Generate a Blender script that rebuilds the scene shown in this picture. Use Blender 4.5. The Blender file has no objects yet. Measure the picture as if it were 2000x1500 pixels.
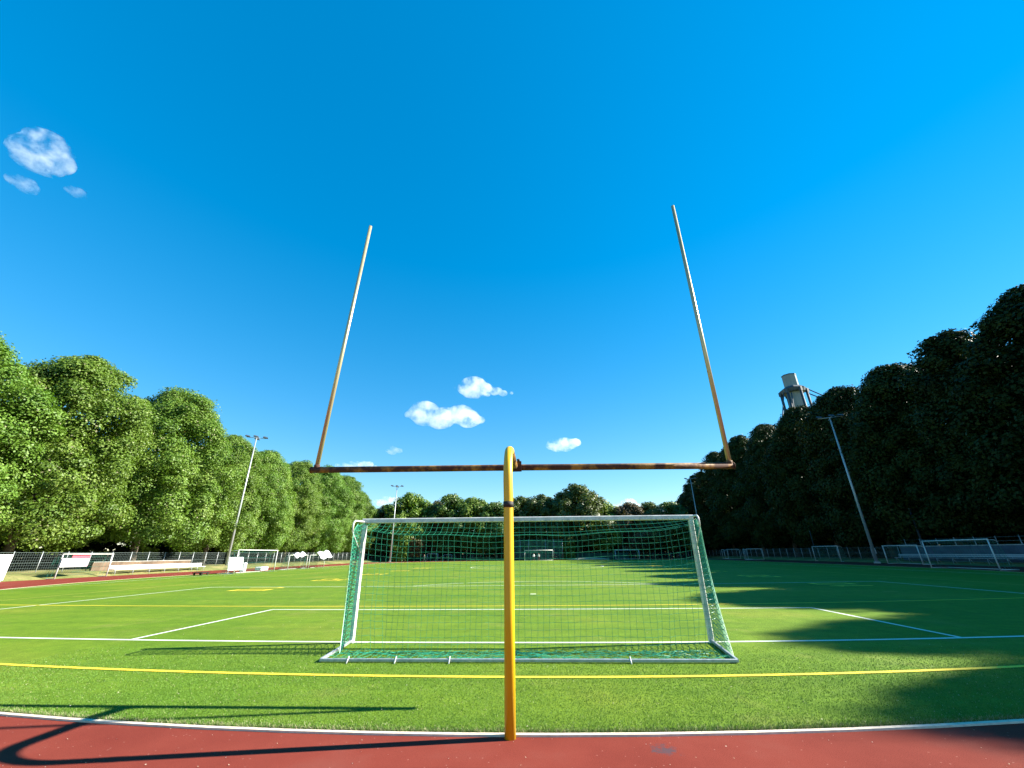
import bpy, bmesh, math, random
import numpy as np
from mathutils import Vector, Matrix

sc = bpy.context.scene
COL = sc.collection
R = math.radians

# ------------------------------------------------------------------ camera, sky, sun, exposure
cam = bpy.data.cameras.new('camera')
cam.sensor_width = 36.0
cam.lens = 36.0 * 791.194 / 2000.0
cam.clip_start, cam.clip_end = 0.1, 20000
co = bpy.data.objects.new('camera', cam)
COL.objects.link(co)
CR = Vector((0.9981474043980988, 0.059877134961669375, -0.010792951501801904))
CU = Vector((0.03305421316971384, -0.38474133736753485, 0.9229324443920327)).normalized()
CF = Vector((-0.05108011437994316, 0.9210802527627135, 0.38600775884107275))
CU = CR.cross(CF).normalized()
m = Matrix((CR, CU, -CF)).transposed().to_4x4()
m.translation = Vector((0, 0, 1.7476))
co.matrix_world = m
sc.camera = co

SUN_EL, SUN_AZ = R(31.6), R(8.8)          # azimuth measured from +x towards +y
w = bpy.data.worlds.new('World'); sc.world = w
w.use_nodes = True
nt = w.node_tree; nt.nodes.clear()
sky = nt.nodes.new('ShaderNodeTexSky'); sky.sky_type = 'NISHITA'; sky.sun_disc = False
sky.sun_elevation = SUN_EL; sky.sun_rotation = R(90) - SUN_AZ
sky.altitude = 60; sky.air_density = 1.0; sky.dust_density = 0.0; sky.ozone_density = 3.0
hsv = nt.nodes.new('ShaderNodeHueSaturation')
hsv.inputs['Saturation'].default_value = 1.90
hsv.inputs['Hue'].default_value = 0.496
hsv.inputs['Value'].default_value = 1.0
bg = nt.nodes.new('ShaderNodeBackground'); bg.inputs['Strength'].default_value = 0.123
wo = nt.nodes.new('ShaderNodeOutputWorld')
gm = nt.nodes.new('ShaderNodeGamma'); gm.inputs['Gamma'].default_value = 0.60   # softer contrast across the sky
nt.links.new(sky.outputs[0], gm.inputs['Color']); nt.links.new(gm.outputs[0], hsv.inputs['Color'])
nt.links.new(hsv.outputs[0], bg.inputs[0]); nt.links.new(bg.outputs[0], wo.inputs[0])

sl = bpy.data.lights.new('sun', 'SUN'); sl.energy = 5.0; sl.angle = R(0.5); sl.color = (1.0, 0.94, 0.81)
so = bpy.data.objects.new('sun', sl); COL.objects.link(so)
sdir = Vector((math.cos(SUN_EL) * math.cos(SUN_AZ), math.cos(SUN_EL) * math.sin(SUN_AZ), math.sin(SUN_EL)))
so.rotation_euler = sdir.to_track_quat('Z', 'Y').to_euler()
so.location = (60, 10, 60)

sc.view_settings.view_transform = 'Standard'; sc.view_settings.look = 'None'
sc.view_settings.gamma = 1.0; sc.view_settings.use_curve_mapping = False
sc.view_settings.exposure = 1.8
sc.cycles.max_bounces = 8; sc.cycles.diffuse_bounces = 3; sc.cycles.transmission_bounces = 4
sc.cycles.volume_bounces = 6; sc.cycles.transparent_max_bounces = 8

# ------------------------------------------------------------------ helpers
rng = np.random.default_rng(7)
random.seed(3)

def link(o, parent=None):
    COL.objects.link(o)
    if parent is not None: o.parent = parent
    return o

def tag(o, label=None, cat=None, group=None, kind=None):
    if label: o['label'] = label
    if cat: o['category'] = cat
    if group: o['group'] = group
    if kind: o['kind'] = kind
    return o

def thing(name, label, cat, loc=(0, 0, 0), rz=0, group=None):
    o = bpy.data.objects.new(name, None); o.empty_display_size = 0.3
    o.location = loc; o.rotation_euler = (0, 0, rz)
    COL.objects.link(o)
    return tag(o, label, cat, group)

def copy_tree(o, parent=None):
    c = o.copy(); COL.objects.link(c)
    if parent is not None: c.parent = parent
    for ch in list(o.children): copy_tree(ch, c)
    return c

class MB:
    """collects simple shapes into one mesh"""
    def __init__(s): s.v, s.f, s.sm = [], [], []
    def add(s, vs, fs, smooth=False):
        b = len(s.v); s.v += [tuple(p) for p in vs]
        s.f += [tuple(i + b for i in f) for f in fs]; s.sm += [smooth] * len(fs)
        return s
    def box(s, lo, hi, M=None):
        x0, y0, z0 = lo; x1, y1, z1 = hi
        vs = [Vector(p) for p in ((x0,y0,z0),(x1,y0,z0),(x1,y1,z0),(x0,y1,z0),(x0,y0,z1),(x1,y0,z1),(x1,y1,z1),(x0,y1,z1))]
        if M: vs = [M @ p for p in vs]
        return s.add(vs, [(0,3,2,1),(4,5,6,7),(0,1,5,4),(1,2,6,5),(2,3,7,6),(3,0,4,7)])
    def tube(s, pts, r, n=8, caps=True, smooth=True):
        pts = [Vector(p) for p in pts]; N = len(pts)
        rs = r if isinstance(r, (list, tuple)) else [r] * N
        t0 = (pts[1] - pts[0]).normalized()
        up = Vector((0, 0, 1)) if abs(t0.z) < 0.9 else Vector((1, 0, 0))
        a = t0.cross(up).normalized()
        vs, fs = [], []
        for i, p in enumerate(pts):
            if i == 0: t = pts[1] - pts[0]
            elif i == N - 1: t = pts[-1] - pts[-2]
            else: t = (pts[i+1] - pts[i]).normalized() + (pts[i] - pts[i-1]).normalized()
            t.normalize()
            a = (a - t * a.dot(t)).normalized(); b = t.cross(a)
            for k in range(n):
                q = 2 * math.pi * k / n
                vs.append(p + (a * math.cos(q) + b * math.sin(q)) * rs[i])
        for i in range(N - 1):
            for k in range(n):
                k2 = (k + 1) % n
                fs.append((i*n+k, i*n+k2, (i+1)*n+k2, (i+1)*n+k))
        s.add(vs, fs, smooth)
        if caps:
            b0 = len(s.v) - len(vs)
            s.f.append(tuple(b0 + k for k in reversed(range(n)))); s.sm.append(False)
            s.f.append(tuple(b0 + (N-1)*n + k for k in range(n))); s.sm.append(False)
        return s
    def mesh(s, name):
        me = bpy.data.meshes.new(name); me.from_pydata(s.v, [], s.f)
        me.polygons.foreach_set('use_smooth', s.sm); me.update()
        return me
    def build(s, name, mat, parent=None):
        me = s.mesh(name); me.materials.append(mat)
        return link(bpy.data.objects.new(name, me), parent)

def np_mesh(name, V, F, mat, var=None, smooth=False):
    """V (n,3), F (m,k) -> mesh, optional float point attribute 'var'"""
    me = bpy.data.meshes.new(name)
    n, (mf, k) = len(V), F.shape
    me.vertices.add(n); me.vertices.foreach_set('co', V.astype(np.float32).ravel())
    me.loops.add(mf * k); me.loops.foreach_set('vertex_index', F.astype(np.int32).ravel())
    me.polygons.add(mf); me.polygons.foreach_set('loop_start', np.arange(0, mf * k, k, dtype=np.int32))
    if smooth: me.polygons.foreach_set('use_smooth', np.ones(mf, bool))
    me.update(calc_edges=True)
    if var is not None:
        at = me.attributes.new('var', 'FLOAT', 'POINT'); at.data.foreach_set('value', var.astype(np.float32))
    me.materials.append(mat)
    return me

# ------------------------------------------------------------------ materials
def mat(name):
    m = bpy.data.materials.new(name); m.use_nodes = True
    return m, m.node_tree, m.node_tree.nodes['Principled BSDF']

def N(nt, t, **kw):
    n = nt.nodes.new(t)
    for k, v in kw.items():
        if k in n.inputs: n.inputs[k].default_value = v
        else: setattr(n, k, v)
    return n

def ramp(nt, fac, stops):
    n = nt.nodes.new('ShaderNodeValToRGB'); cr = n.color_ramp
    cr.elements[0].position, cr.elements[0].color = stops[0][0], (*stops[0][1], 1)
    cr.elements[1].position, cr.elements[1].color = stops[-1][0], (*stops[-1][1], 1)
    for p, c in stops[1:-1]:
        e = cr.elements.new(p); e.color = (*c, 1)
    nt.links.new(fac, n.inputs[0]); return n.outputs[0]

def mixc(nt, fac, a, b, blend='MIX'):
    n = nt.nodes.new('ShaderNodeMix'); n.data_type = 'RGBA'; n.blend_type = blend
    for sock, v in ((n.inputs[0], fac), (n.inputs[6], a), (n.inputs[7], b)):
        if isinstance(v, (int, float)): sock.default_value = v
        elif isinstance(v, tuple): sock.default_value = (*v, 1)
        else: nt.links.new(v, sock)
    return n.outputs[2]

def objco(nt):
    return nt.nodes.new('ShaderNodeTexCoord').outputs['Object']

def noise(nt, vec, scale, detail=3, rough=0.55):
    n = N(nt, 'ShaderNodeTexNoise', Scale=scale, Detail=detail, Roughness=rough)
    nt.links.new(vec, n.inputs['Vector']); return n.outputs[0]

def plain(name, col, rough=0.5, metal=0.0, dirt=0.25, scale=6.0):
    """painted or bare surface with slight uneven grime"""
    m, nt, b = mat(name)
    v = objco(nt)
    f = noise(nt, v, scale, 5)
    d = tuple(c * (1 - dirt) * 0.9 for c in col)
    nt.links.new(ramp(nt, f, [(0.3, d), (0.62, col)]), b.inputs['Base Color'])
    b.inputs['Roughness'].default_value = rough; b.inputs['Metallic'].default_value = metal
    return m

def paint_rust(name, col, rust, lo, hi, rough=0.42, metal=0.0):
    m, nt, b = mat(name)
    v = objco(nt)
    f = noise(nt, v, 5.0, 6, 0.62)
    base = ramp(nt, noise(nt, v, 2.0, 3), [(0.3, tuple(c * 0.86 for c in col)), (0.7, col)])
    mask = ramp(nt, f, [(lo, (0, 0, 0)), (hi, (1, 1, 1))])
    rc = ramp(nt, noise(nt, v, 40, 4), [(0.3, tuple(c * 0.45 for c in rust)), (0.7, rust)])
    nt.links.new(mixc(nt, mask, base, rc), b.inputs['Base Color'])
    nt.links.new(ramp(nt, f, [(lo, (rough,) * 3), (hi, (0.85,) * 3)]), b.inputs['Roughness'])
    b.inputs['Metallic'].default_value = metal
    bu = N(nt, 'ShaderNodeBump', Strength=0.25, Distance=0.01); nt.links.new(mask, bu.inputs['Height'])
    nt.links.new(bu.outputs[0], b.inputs['Normal'])
    return m

M = {}
M['yellow'] = paint_rust('yellow_paint', (0.66, 0.40, 0.006), (0.16, 0.05, 0.02), 0.67, 0.74)
M['yellow_rusty'] = paint_rust('rusty_yellow_paint', (0.32, 0.15, 0.016), (0.075, 0.024, 0.012), 0.36, 0.54, 0.6)
M['upright'] = paint_rust('faded_yellow_paint', (0.52, 0.45, 0.26), (0.12, 0.06, 0.025), 0.70, 0.82, 0.36, 0.5)
M['black'] = plain('black_rubber', (0.018, 0.013, 0.012), 0.7)
M['alu'] = plain('white_goal_paint', (0.62, 0.63, 0.60), 0.4, 0.0, 0.25, 9)
M['steel'] = plain('galvanised_steel', (0.416, 0.448, 0.464), 0.42, 0.35, 0.25, 12)
M['white'] = plain('white_board', (0.80, 0.80, 0.79), 0.5, 0.0, 0.08, 2)
M['red'] = plain('banner_red', (0.62, 0.09, 0.13), 0.6)
M['pink'] = plain('banner_pink', (0.75, 0.40, 0.47), 0.6)
M['lampdark'] = plain('lamp_housing', (0.06, 0.08, 0.11), 0.45)
M['concrete'] = plain('concrete', (0.42, 0.41, 0.37), 0.85, 0, 0.35, 2)
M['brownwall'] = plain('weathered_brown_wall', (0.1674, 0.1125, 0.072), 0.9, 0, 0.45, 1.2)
M['shadewall'] = plain('shade_tinted_wall', (0.0693, 0.0879, 0.1202), 0.85, 0, 0.35, 1.0)  # blue-grey of the shade put into the wall's colour
M['tarp'] = plain('white_tarpaulin', (0.78, 0.80, 0.84), 0.5)
M['towerconc'] = plain('tower_pale_concrete', (0.21, 0.27, 0.29), 0.85, 0, 0.2, 0.15)
M['towerdark'] = plain('tower_steel', (0.03, 0.0561, 0.0792), 0.6)
M['greensheet'] = plain('green_windbreak_net', (0.010, 0.085, 0.062), 0.8, 0, 0.3, 0.7)
M['fencewire'] = plain('grey_green_wire', (0.10, 0.14, 0.13), 0.6)
M['skin'] = plain('skin', (0.45, 0.25, 0.17), 0.6)
M['sand'] = plain('pale_sand', (0.55, 0.46, 0.32), 0.95, 0, 0.2, 0.6)

def net_mat(name, col):
    m, nt, b = mat(name)
    b.inputs['Base Color'].default_value = (*col, 1); b.inputs['Roughness'].default_value = 0.45
    return m
M['net'] = net_mat('green_net_cord', (0.022, 0.26, 0.15))
M['netdark'] = net_mat('dark_green_net_cord', (0.02, 0.16, 0.12))

def leaf_mat(name, dark, mid, lite, trans=0.28, flower=None, spec=0.35):
    m, nt, b = mat(name)
    at = N(nt, 'ShaderNodeAttribute', attribute_name='var')
    oi = nt.nodes.new('ShaderNodeObjectInfo')
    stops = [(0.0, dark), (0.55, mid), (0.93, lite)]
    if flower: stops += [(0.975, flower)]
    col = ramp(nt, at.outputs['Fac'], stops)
    h = N(nt, 'ShaderNodeHueSaturation')
    mr = N(nt, 'ShaderNodeMapRange'); mr.inputs[3].default_value = 0.485; mr.inputs[4].default_value = 0.503
    nt.links.new(oi.outputs['Random'], mr.inputs[0]); nt.links.new(mr.outputs[0], h.inputs['Hue'])
    mr2 = N(nt, 'ShaderNodeMapRange'); mr2.inputs[3].default_value = 0.88; mr2.inputs[4].default_value = 1.12
    mu = N(nt, 'ShaderNodeMath', operation='MULTIPLY'); mu.inputs[1].default_value = 7.31
    fr = N(nt, 'ShaderNodeMath', operation='FRACT')
    nt.links.new(oi.outputs['Random'], mu.inputs[0]); nt.links.new(mu.outputs[0], fr.inputs[0]); nt.links.new(fr.outputs[0], mr2.inputs[0])
    nt.links.new(mr2.outputs[0], h.inputs['Value'])
    nt.links.new(col, h.inputs['Color'])
    nt.links.new(h.outputs[0], b.inputs['Base Color'])
    b.inputs['Roughness'].default_value = 0.5; b.inputs['Specular IOR Level'].default_value = spec
    tr = N(nt, 'ShaderNodeBsdfTranslucent')
    tc = mixc(nt, 1.0, h.outputs[0], (0.9, 1.0, 0.35), 'MULTIPLY'); nt.links.new(tc, tr.inputs[0])
    ms = N(nt, 'ShaderNodeMixShader', Fac=trans)
    nt.links.new(b.outputs[0], ms.inputs[1]); nt.links.new(tr.outputs[0], ms.inputs[2])
    nt.links.new(ms.outputs[0], nt.nodes['Material Output'].inputs['Surface'])
    return m
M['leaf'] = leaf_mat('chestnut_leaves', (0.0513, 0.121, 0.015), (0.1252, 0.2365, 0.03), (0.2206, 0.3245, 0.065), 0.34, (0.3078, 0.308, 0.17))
M['leafdark'] = leaf_mat('chestnut_leaves_painted_shade', (0.01116, 0.02232, 0.0062), (0.02232, 0.03844, 0.00868), (0.04464, 0.0558, 0.01364), 0.12, None, 0.06)  # darker copy of the chestnut leaves, shade put into the colour
M['leaf_olive'] = leaf_mat('olive_leaves', (0.03938, 0.06638, 0.01838), (0.08138, 0.118, 0.02888), (0.1444, 0.1697, 0.04594))
M['leaf_lime'] = leaf_mat('yellow_green_leaves', (0.05906, 0.1254, 0.01575), (0.1444, 0.236, 0.02888), (0.2494, 0.3245, 0.06563))
M['leaf_brown'] = leaf_mat('brownish_leaves', (0.0625, 0.05, 0.0225), (0.125, 0.1, 0.04375), (0.2, 0.1625, 0.075))
M['leaf_green'] = leaf_mat('mid_green_leaves', (0.03281, 0.08113, 0.01575), (0.07219, 0.1549, 0.02625), (0.1575, 0.236, 0.0525))

mb_, nt_, b_ = mat('bark')
v_ = objco(nt_)
nt_.links.new(ramp(nt_, noise(nt_, v_, 7, 6), [(0.3, (0.035, 0.026, 0.018)), (0.7, (0.12, 0.095, 0.07))]), b_.inputs['Base Color'])
b_.inputs['Roughness'].default_value = 0.95
M['bark'] = mb_

# turf: short artificial grass
mt, nt_, b_ = mat('turf')
v_ = objco(nt_)
big = noise(nt_, v_, 0.22, 4); mid = noise(nt_, v_, 2.6, 4); fine = noise(nt_, v_, 45, 3, 0.7)
c1 = ramp(nt_, big, [(0.32, (0.08165, 0.161, 0.01213)), (0.55, (0.1133, 0.188, 0.01516)), (0.72, (0.1536, 0.1989, 0.02274))])
c2 = ramp(nt_, mid, [(0.3, (0.80, 0.84, 0.80)), (0.7, (1.12, 1.10, 1.10))])
c3 = ramp(nt_, fine, [(0.25, (0.55, 0.58, 0.52)), (0.5, (1.0, 1.0, 1.0)), (0.78, (1.45, 1.4, 1.45))])
cc = mixc(nt_, 1.0, c1, c2, 'MULTIPLY'); cc = mixc(nt_, 1.0, cc, c3, 'MULTIPLY')
# pile brushed across the pitch in soft uneven bands, and thin worn patches
mpp = N(nt_, 'ShaderNodeMapping'); mpp.inputs['Scale'].default_value = (0.10, 1.1, 1.0); nt_.links.new(v_, mpp.inputs['Vector'])
c4 = ramp(nt_, noise(nt_, mpp.outputs[0], 0.9, 5, .6), [(0.3, (0.86, 0.88, 0.9)), (0.7, (1.16, 1.10, 1.08))])
cc = mixc(nt_, 1.0, cc, c4, 'MULTIPLY')
cc = mixc(nt_, ramp(nt_, noise(nt_, v_, 0.55, 6, .65), [(0.56, (0, 0, 0)), (0.72, (0.42, 0.42, 0.42))]), cc, (0.20, 0.20, 0.055))
nt_.links.new(cc, b_.inputs['Base Color']); b_.inputs['Roughness'].default_value = 0.75
b_.inputs['Specular IOR Level'].default_value = 0.08
bu = N(nt_, 'ShaderNodeBump', Strength=0.5, Distance=0.02); nt_.links.new(fine, bu.inputs['Height']); nt_.links.new(bu.outputs[0], b_.inputs['Normal'])
M['turf'] = mt

def line_mat(name, col):
    m, nt, b = mat(name)
    v = objco(nt)
    f = noise(nt, v, 60, 3, 0.7); g = noise(nt, v, 1.5, 3)
    c = ramp(nt, f, [(0.3, tuple(x * 0.72 for x in col)), (0.6, col)])
    c = mixc(nt, ramp(nt, g, [(0.5, (0, 0, 0)), (0.8, (0.25, 0.25, 0.25))]), c, (0.2, 0.24, 0.05))
    nt.links.new(c, b.inputs['Base Color']); b.inputs['Roughness'].default_value = 0.8
    return m
M['wline'] = line_mat('white_line_yarn', (0.66, 0.70, 0.60))
M['yline'] = line_mat('yellow_line_yarn', (0.78, 0.60, 0.03))
M['yfaded'] = line_mat('faded_yellow_yarn', (0.38, 0.38, 0.06))

# blades of turf near the camera
mg, nt_, b_ = mat('grass_blades')
at = N(nt_, 'ShaderNodeAttribute', attribute_name='col'); nt_.links.new(at.outputs['Color'], b_.inputs['Base Color'])
b_.inputs['Roughness'].default_value = 0.6; b_.inputs['Specular IOR Level'].default_value = 0.15
M['blades'] = mg

# red track
mtk, nt_, b_ = mat('red_track')
v_ = objco(nt_)
f1 = noise(nt_, v_, 0.8, 5); f2 = noise(nt_, v_, 130, 2, 0.7)
c1 = ramp(nt_, f1, [(0.3, (0.1479, 0.02797, 0.01991)), (0.55, (0.1807, 0.03691, 0.02576)), (0.75, (0.1889, 0.05147, 0.03864))])
c2 = ramp(nt_, f2, [(0.28, (0.62, 0.6, 0.6)), (0.5, (1, 1, 1)), (0.75, (1.35, 1.3, 1.3))])
cc = mixc(nt_, 1.0, c1, c2, 'MULTIPLY')
vo = N(nt_, 'ShaderNodeTexVoronoi', Scale=16.0); nt_.links.new(v_, vo.inputs['Vector'])
sx = nt_.nodes.new('ShaderNodeSeparateColor'); nt_.links.new(vo.outputs['Color'], sx.inputs[0])
d = N(nt_, 'ShaderNodeMath', operation='LESS_THAN'); d.inputs[1].default_value = 0.12; nt_.links.new(vo.outputs['Distance'], d.inputs[0])
k = N(nt_, 'ShaderNodeMath', operation='GREATER_THAN'); k.inputs[1].default_value = 0.72; nt_.links.new(sx.outputs[0], k.inputs[0])
dk = N(nt_, 'ShaderNodeMath', operation='MULTIPLY'); nt_.links.new(d.outputs[0], dk.inputs[0]); nt_.links.new(k.outputs[0], dk.inputs[1])
dk2 = N(nt_, 'ShaderNodeMath', operation='MULTIPLY'); dk2.inputs[1].default_value = 0.2; nt_.links.new(dk.outputs[0], dk2.inputs[0])
cc = mixc(nt_, dk2.outputs[0], cc, (0.62, 0.40, 0.34))
# worn dark scuff on the running surface
mp = N(nt_, 'ShaderNodeVectorMath', operation='DISTANCE'); mp.inputs[1].default_value = (1.15, 5.0, 0); nt_.links.new(v_, mp.inputs[0])
wob = noise(nt_, v_, 12, 6, .65)
ad = N(nt_, 'ShaderNodeMath', operation='MULTIPLY_ADD'); ad.inputs[1].default_value = 0.5; nt_.links.new(wob, ad.inputs[0]); nt_.links.new(mp.outputs['Value'], ad.inputs[2])
cc = mixc(nt_, ramp(nt_, ad.outputs[0], [(0.30, (0.85, 0.85, 0.85)), (0.37, (0, 0, 0))]), cc, (0.07, 0.05, 0.06))
nt_.links.new(cc, b_.inputs['Base Color']); b_.inputs['Roughness'].default_value = 0.9; b_.inputs['Specular IOR Level'].default_value = 0.05
bu = N(nt_, 'ShaderNodeBump', Strength=0.4, Distance=0.01); nt_.links.new(f2, bu.inputs['Height']); nt_.links.new(bu.outputs[0], b_.inputs['Normal'])
M['track'] = mtk

mgr, nt_, b_ = mat('rough_grass')
v_ = objco(nt_)
c1 = ramp(nt_, noise(nt_, v_, 0.35, 5), [(0.3, (0.07875, 0.1155, 0.021)), (0.5, (0.1688, 0.1785, 0.04725)), (0.7, (0.3038, 0.252, 0.105))])
c2 = ramp(nt_, noise(nt_, v_, 9, 4), [(0.3, (0.6, 0.6, 0.6)), (0.7, (1.25, 1.25, 1.2))])
nt_.links.new(mixc(nt_, 1.0, c1, c2, 'MULTIPLY'), b_.inputs['Base Color']); b_.inputs['Roughness'].default_value = 0.95
M['rough'] = mgr

# ------------------------------------------------------------------ ground, track, pitch
def edge_pts(off=0.0, n=72):
    """inner edge of the running track (off > 0: further out), counter-clockwise from the near middle"""
    P = []
    for i in range(n + 1):                   # near half turn, left end to right end
        t = -math.pi / 2 + math.pi * i / n
        rx, ry, cy = (36.0, 36.3, 41.6) if t < 0 else (39.0, 42.6, 47.9)
        P.append((-0.9 + (rx + off) * math.sin(t), cy - (ry + off) * math.cos(t)))
    for i in range(n + 1):                   # far half turn, right to left
        t = math.pi / 2 - math.pi * i / n
        rx = 36.0 if t < 0 else 39.0
        P.append((-0.9 + (rx + off) * math.sin(t), 98.0 + (18.5 + off) * math.cos(t)))
    return P

def sheet(name, pts, z, m, kind='structure'):
    bm = bmesh.new()
    f = bm.faces.new([bm.verts.new((x, y, z)) for x, y in pts])
    if f.normal.z < 0: f.normal_flip()
    bm.normal_update()
    bmesh.ops.triangulate(bm, faces=bm.faces[:])
    me = bpy.data.meshes.new(name); bm.to_mesh(me); bm.free(); me.materials.append(m)
    o = link(bpy.data.objects.new(name, me)); o['kind'] = kind
    return o

G = 9000
sheet('ground', [(-G, -G), (G, -G), (G, G), (-G, G)], -0.06, M['rough'])

inner, outer = edge_pts(0.0), edge_pts(9.2)
mb = MB(); nn = len(inner)
for i in range(nn):
    j = (i + 1) % nn
    a, b, c, d_ = inner[i], inner[j], outer[j], outer[i]
    mb.add([(*a, 0), (*d_, 0), (*c, 0), (*b, 0)], [(0, 1, 2, 3)])
tag(mb.build('running_track', M['track']), kind='structure')
sheet('pitch_turf', inner, 0.012, M['turf'])

# raised pale kerb between turf and track
mb = MB()
e0, e1 = edge_pts(0.0, 120), edge_pts(0.055, 120)
ne = len(e0)
for i in range(ne):
    j = (i + 1) % ne
    a, b, c, d_ = e0[i], e0[j], e1[j], e1[i]
    h = 0.019
    mb.add([(*a, -.01), (*b, -.01), (*c, -.01), (*d_, -.01), (*a, h), (*b, h), (*c, h), (*d_, h)],
           [(4, 7, 6, 5), (0, 4, 5, 1), (3, 2, 6, 7)])
kb = mb.build('kerb', plain('kerb_white', (0.72, 0.60, 0.46), 0.8, 0, 0.18, 14)); kb['kind'] = 'structure'

# grassy banks either side of the track
def bank(name, x0, x1, z1, y0, y1, x2):
    V, F = [], []
    ys = np.linspace(y0, y1, 70)
    xs = [x0, x0 + (x1 - x0) * .4, x1, x2]
    for i, y in enumerate(ys):
        for k_, x in enumerate(xs):
            z = [0.004, z1 * .55, z1, z1 + .15][k_] + (0.05 * math.sin(y * 1.7 + k_) if k_ in (1, 2) else 0)
            V.append((x, y, z))
    nx = len(xs)
    for i in range(len(ys) - 1):
        for k_ in range(nx - 1):
            q = (i*nx+k_, i*nx+k_+1, (i+1)*nx+k_+1, (i+1)*nx+k_)
            F.append(q if x1 > x0 else q[::-1])
    o = MB().add(V, F, True).build(name, M['rough']); o['kind'] = 'structure'
bank('grass_bank', -45.6, -48.2, 0.5, 18, 150, -120)
bank('grass_bank', 47.8, 50.5, 0.4, 10, 150, 120)

# painted lines: strips laid on the turf
def strip(mb, fx, t0, t1, wd, z, n=40):
    """fx(t) -> (x, y); strip of width wd along it"""
    P = [Vector((*fx(t0 + (t1 - t0) * i / n), 0)) for i in range(n + 1)]
    vs, fs = [], []
    for i, p in enumerate(P):
        t = (P[min(i + 1, n)] - P[max(i - 1, 0)]).normalized(); q = Vector((-t.y, t.x, 0)) * wd / 2
        vs += [(p.x + q.x, p.y + q.y, z), (p.x - q.x, p.y - q.y, z)]
    for i in range(n): fs.append((2*i, 2*i+1, 2*i+3, 2*i+2))
    # wind upwards
    mb.add(vs, fs)

def bow(y0, kl, kr, x0=0.0):
    """the painters' cross lines are not quite straight"""
    def f(x):
        d = max(min(x - x0, 24), -24)
        return (x, y0 + (kl if d < 0 else kr) * d * d)
    return f
GX = -0.3
YELLOW_END = bow(7.38, 0.0080, 0.0112, -0.4)
GOAL_LINE = bow(9.97, 0.0036, 0.0066, 0.3)
BOX_LINE = bow(15.47, 0.0030, 0.0010)
YELLOW_GOAL = bow(16.42, 0.0025, 0.0052)
PEN_LINE = bow(26.47, 0.0012, 0.0030)
wl, yl, yf = MB(), MB(), MB()
ZL = 0.016
strip(wl, GOAL_LINE, -33.5, 35, 0.11, ZL, 90)
strip(wl, BOX_LINE, GX - 9.16, GX + 9.16, 0.11, ZL)
for s in (-1, 1):
    x = GX + s * 9.13
    ya, yb = GOAL_LINE(x)[1], BOX_LINE(x)[1]
    strip(wl, lambda t: (x, t), ya + .05, yb - .05, 0.11, ZL, 8)
    x2 = GX + s * 20.1
    strip(wl, lambda t: (x2, t), GOAL_LINE(x2)[1] + .05, PEN_LINE(x2)[1] - .05, 0.11, ZL, 8)
    strip(wl, lambda t: (GX + s * 33.2, t), GOAL_LINE(s * 33)[1] + .05, 114, 0.11, ZL, 20)
strip(wl, PEN_LINE, GX - 20.16, GX + 20.16, 0.11, ZL)
strip(wl, lambda t: (GX + 9.15 * math.sin(t), 21.0 + 9.15 * math.cos(t)), -0.91, 0.91, 0.11, ZL, 30)
strip(wl, lambda t: (GX + t, 21.0), -0.13, 0.13, 0.26, ZL, 4)
strip(wl, lambda t: (t, 62.2), GX - 33, GX + 33, 0.11, ZL, 10)
strip(wl, lambda t: (GX + 9.15 * math.sin(t), 62.2 + 9.15 * math.cos(t)), 0.02, 2 * math.pi - .02, 0.11, ZL + .002, 60)
strip(wl, lambda t: (t, 114.4), GX - 33, GX + 33, 0.11, ZL, 10)
strip(wl, lambda t: (t, 98.0), GX - 20.1, GX + 20.1, 0.11, ZL, 10)
strip(yl, YELLOW_END, -26, 26, 0.10, ZL + .004, 80)
strip(yl, YELLOW_GOAL, -24.3, 24.3, 0.10, ZL + .004, 80)
for s in (-1, 1):
    strip(yf, lambda t: (s * 24.4 + GX * .5, t), 17.2, 108, 0.10, ZL + .004, 30)
# hash marks of the yellow game
for k_ in range(1, 14):
    y = 16.5 + 4.572 * k_
    for xs in (-8.1, 7.5, 15.5, -22.6, 22.0):
        strip(yf, lambda t: (xs + t, y), -0.3, 0.3, 0.10, ZL + .004, 2)
for o, nm, m_ in ((wl, 'white_pitch_lines', M['wline']), (yl, 'yellow_pitch_lines', M['yline']), (yf, 'faded_yellow_pitch_lines', M['yfaded'])):
    ob = o.build(nm, m_); ob['kind'] = 'structure'
    ob.data.update()

# yard numbers, yellow, read from the sidelines, with arrow heads
DIG = {'0': [((0, 0), (1, 0)), ((1, 0), (1, 2)), ((1, 2), (0, 2)), ((0, 2), (0, 0))],
       '1': [((.5, 0), (.5, 2)), ((.5, 2), (.15, 1.6))],
       '2': [((0, 2), (1, 2)), ((1, 2), (1, 1)), ((1, 1), (0, 1)), ((0, 1), (0, 0)), ((0, 0), (1, 0))],
       '3': [((0, 2), (1, 2)), ((1, 2), (1, 0)), ((1, 0), (0, 0)), ((0.2, 1), (1, 1))],
       '4': [((0, 2), (0, 1)), ((0, 1), (1, 1)), ((1, 2), (1, 0))],
       '5': [((1, 2), (0, 2)), ((0, 2), (0, 1)), ((0, 1), (1, 1)), ((1, 1), (1, 0)), ((1, 0), (0, 0))]}
yn = MB()
for n_, d0 in enumerate('12345'):
    yc = 25.2 + 8.9 * n_
    for s in (-1, 1):
        base = s * 17.1
        def place(u, v_): # u along the sideline as read, v_ up the digit
            return (base - s * v_, yc + s * u)
        for dch, u0 in ((d0, -1.15), ('0', 0.35)):
            for (a, b) in DIG[dch]:
                strip(yn, lambda t: place(u0 + .8 * (a[0] + (b[0]-a[0]) * t), .95 * (a[1] + (b[1]-a[1]) * t)), -.06, 1.06, 0.22, ZL + .004 + .001 * random.random(), 2)
yn_o = yn.build('yard_numbers', M['yline']); yn_o['kind'] = 'structure'

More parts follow.
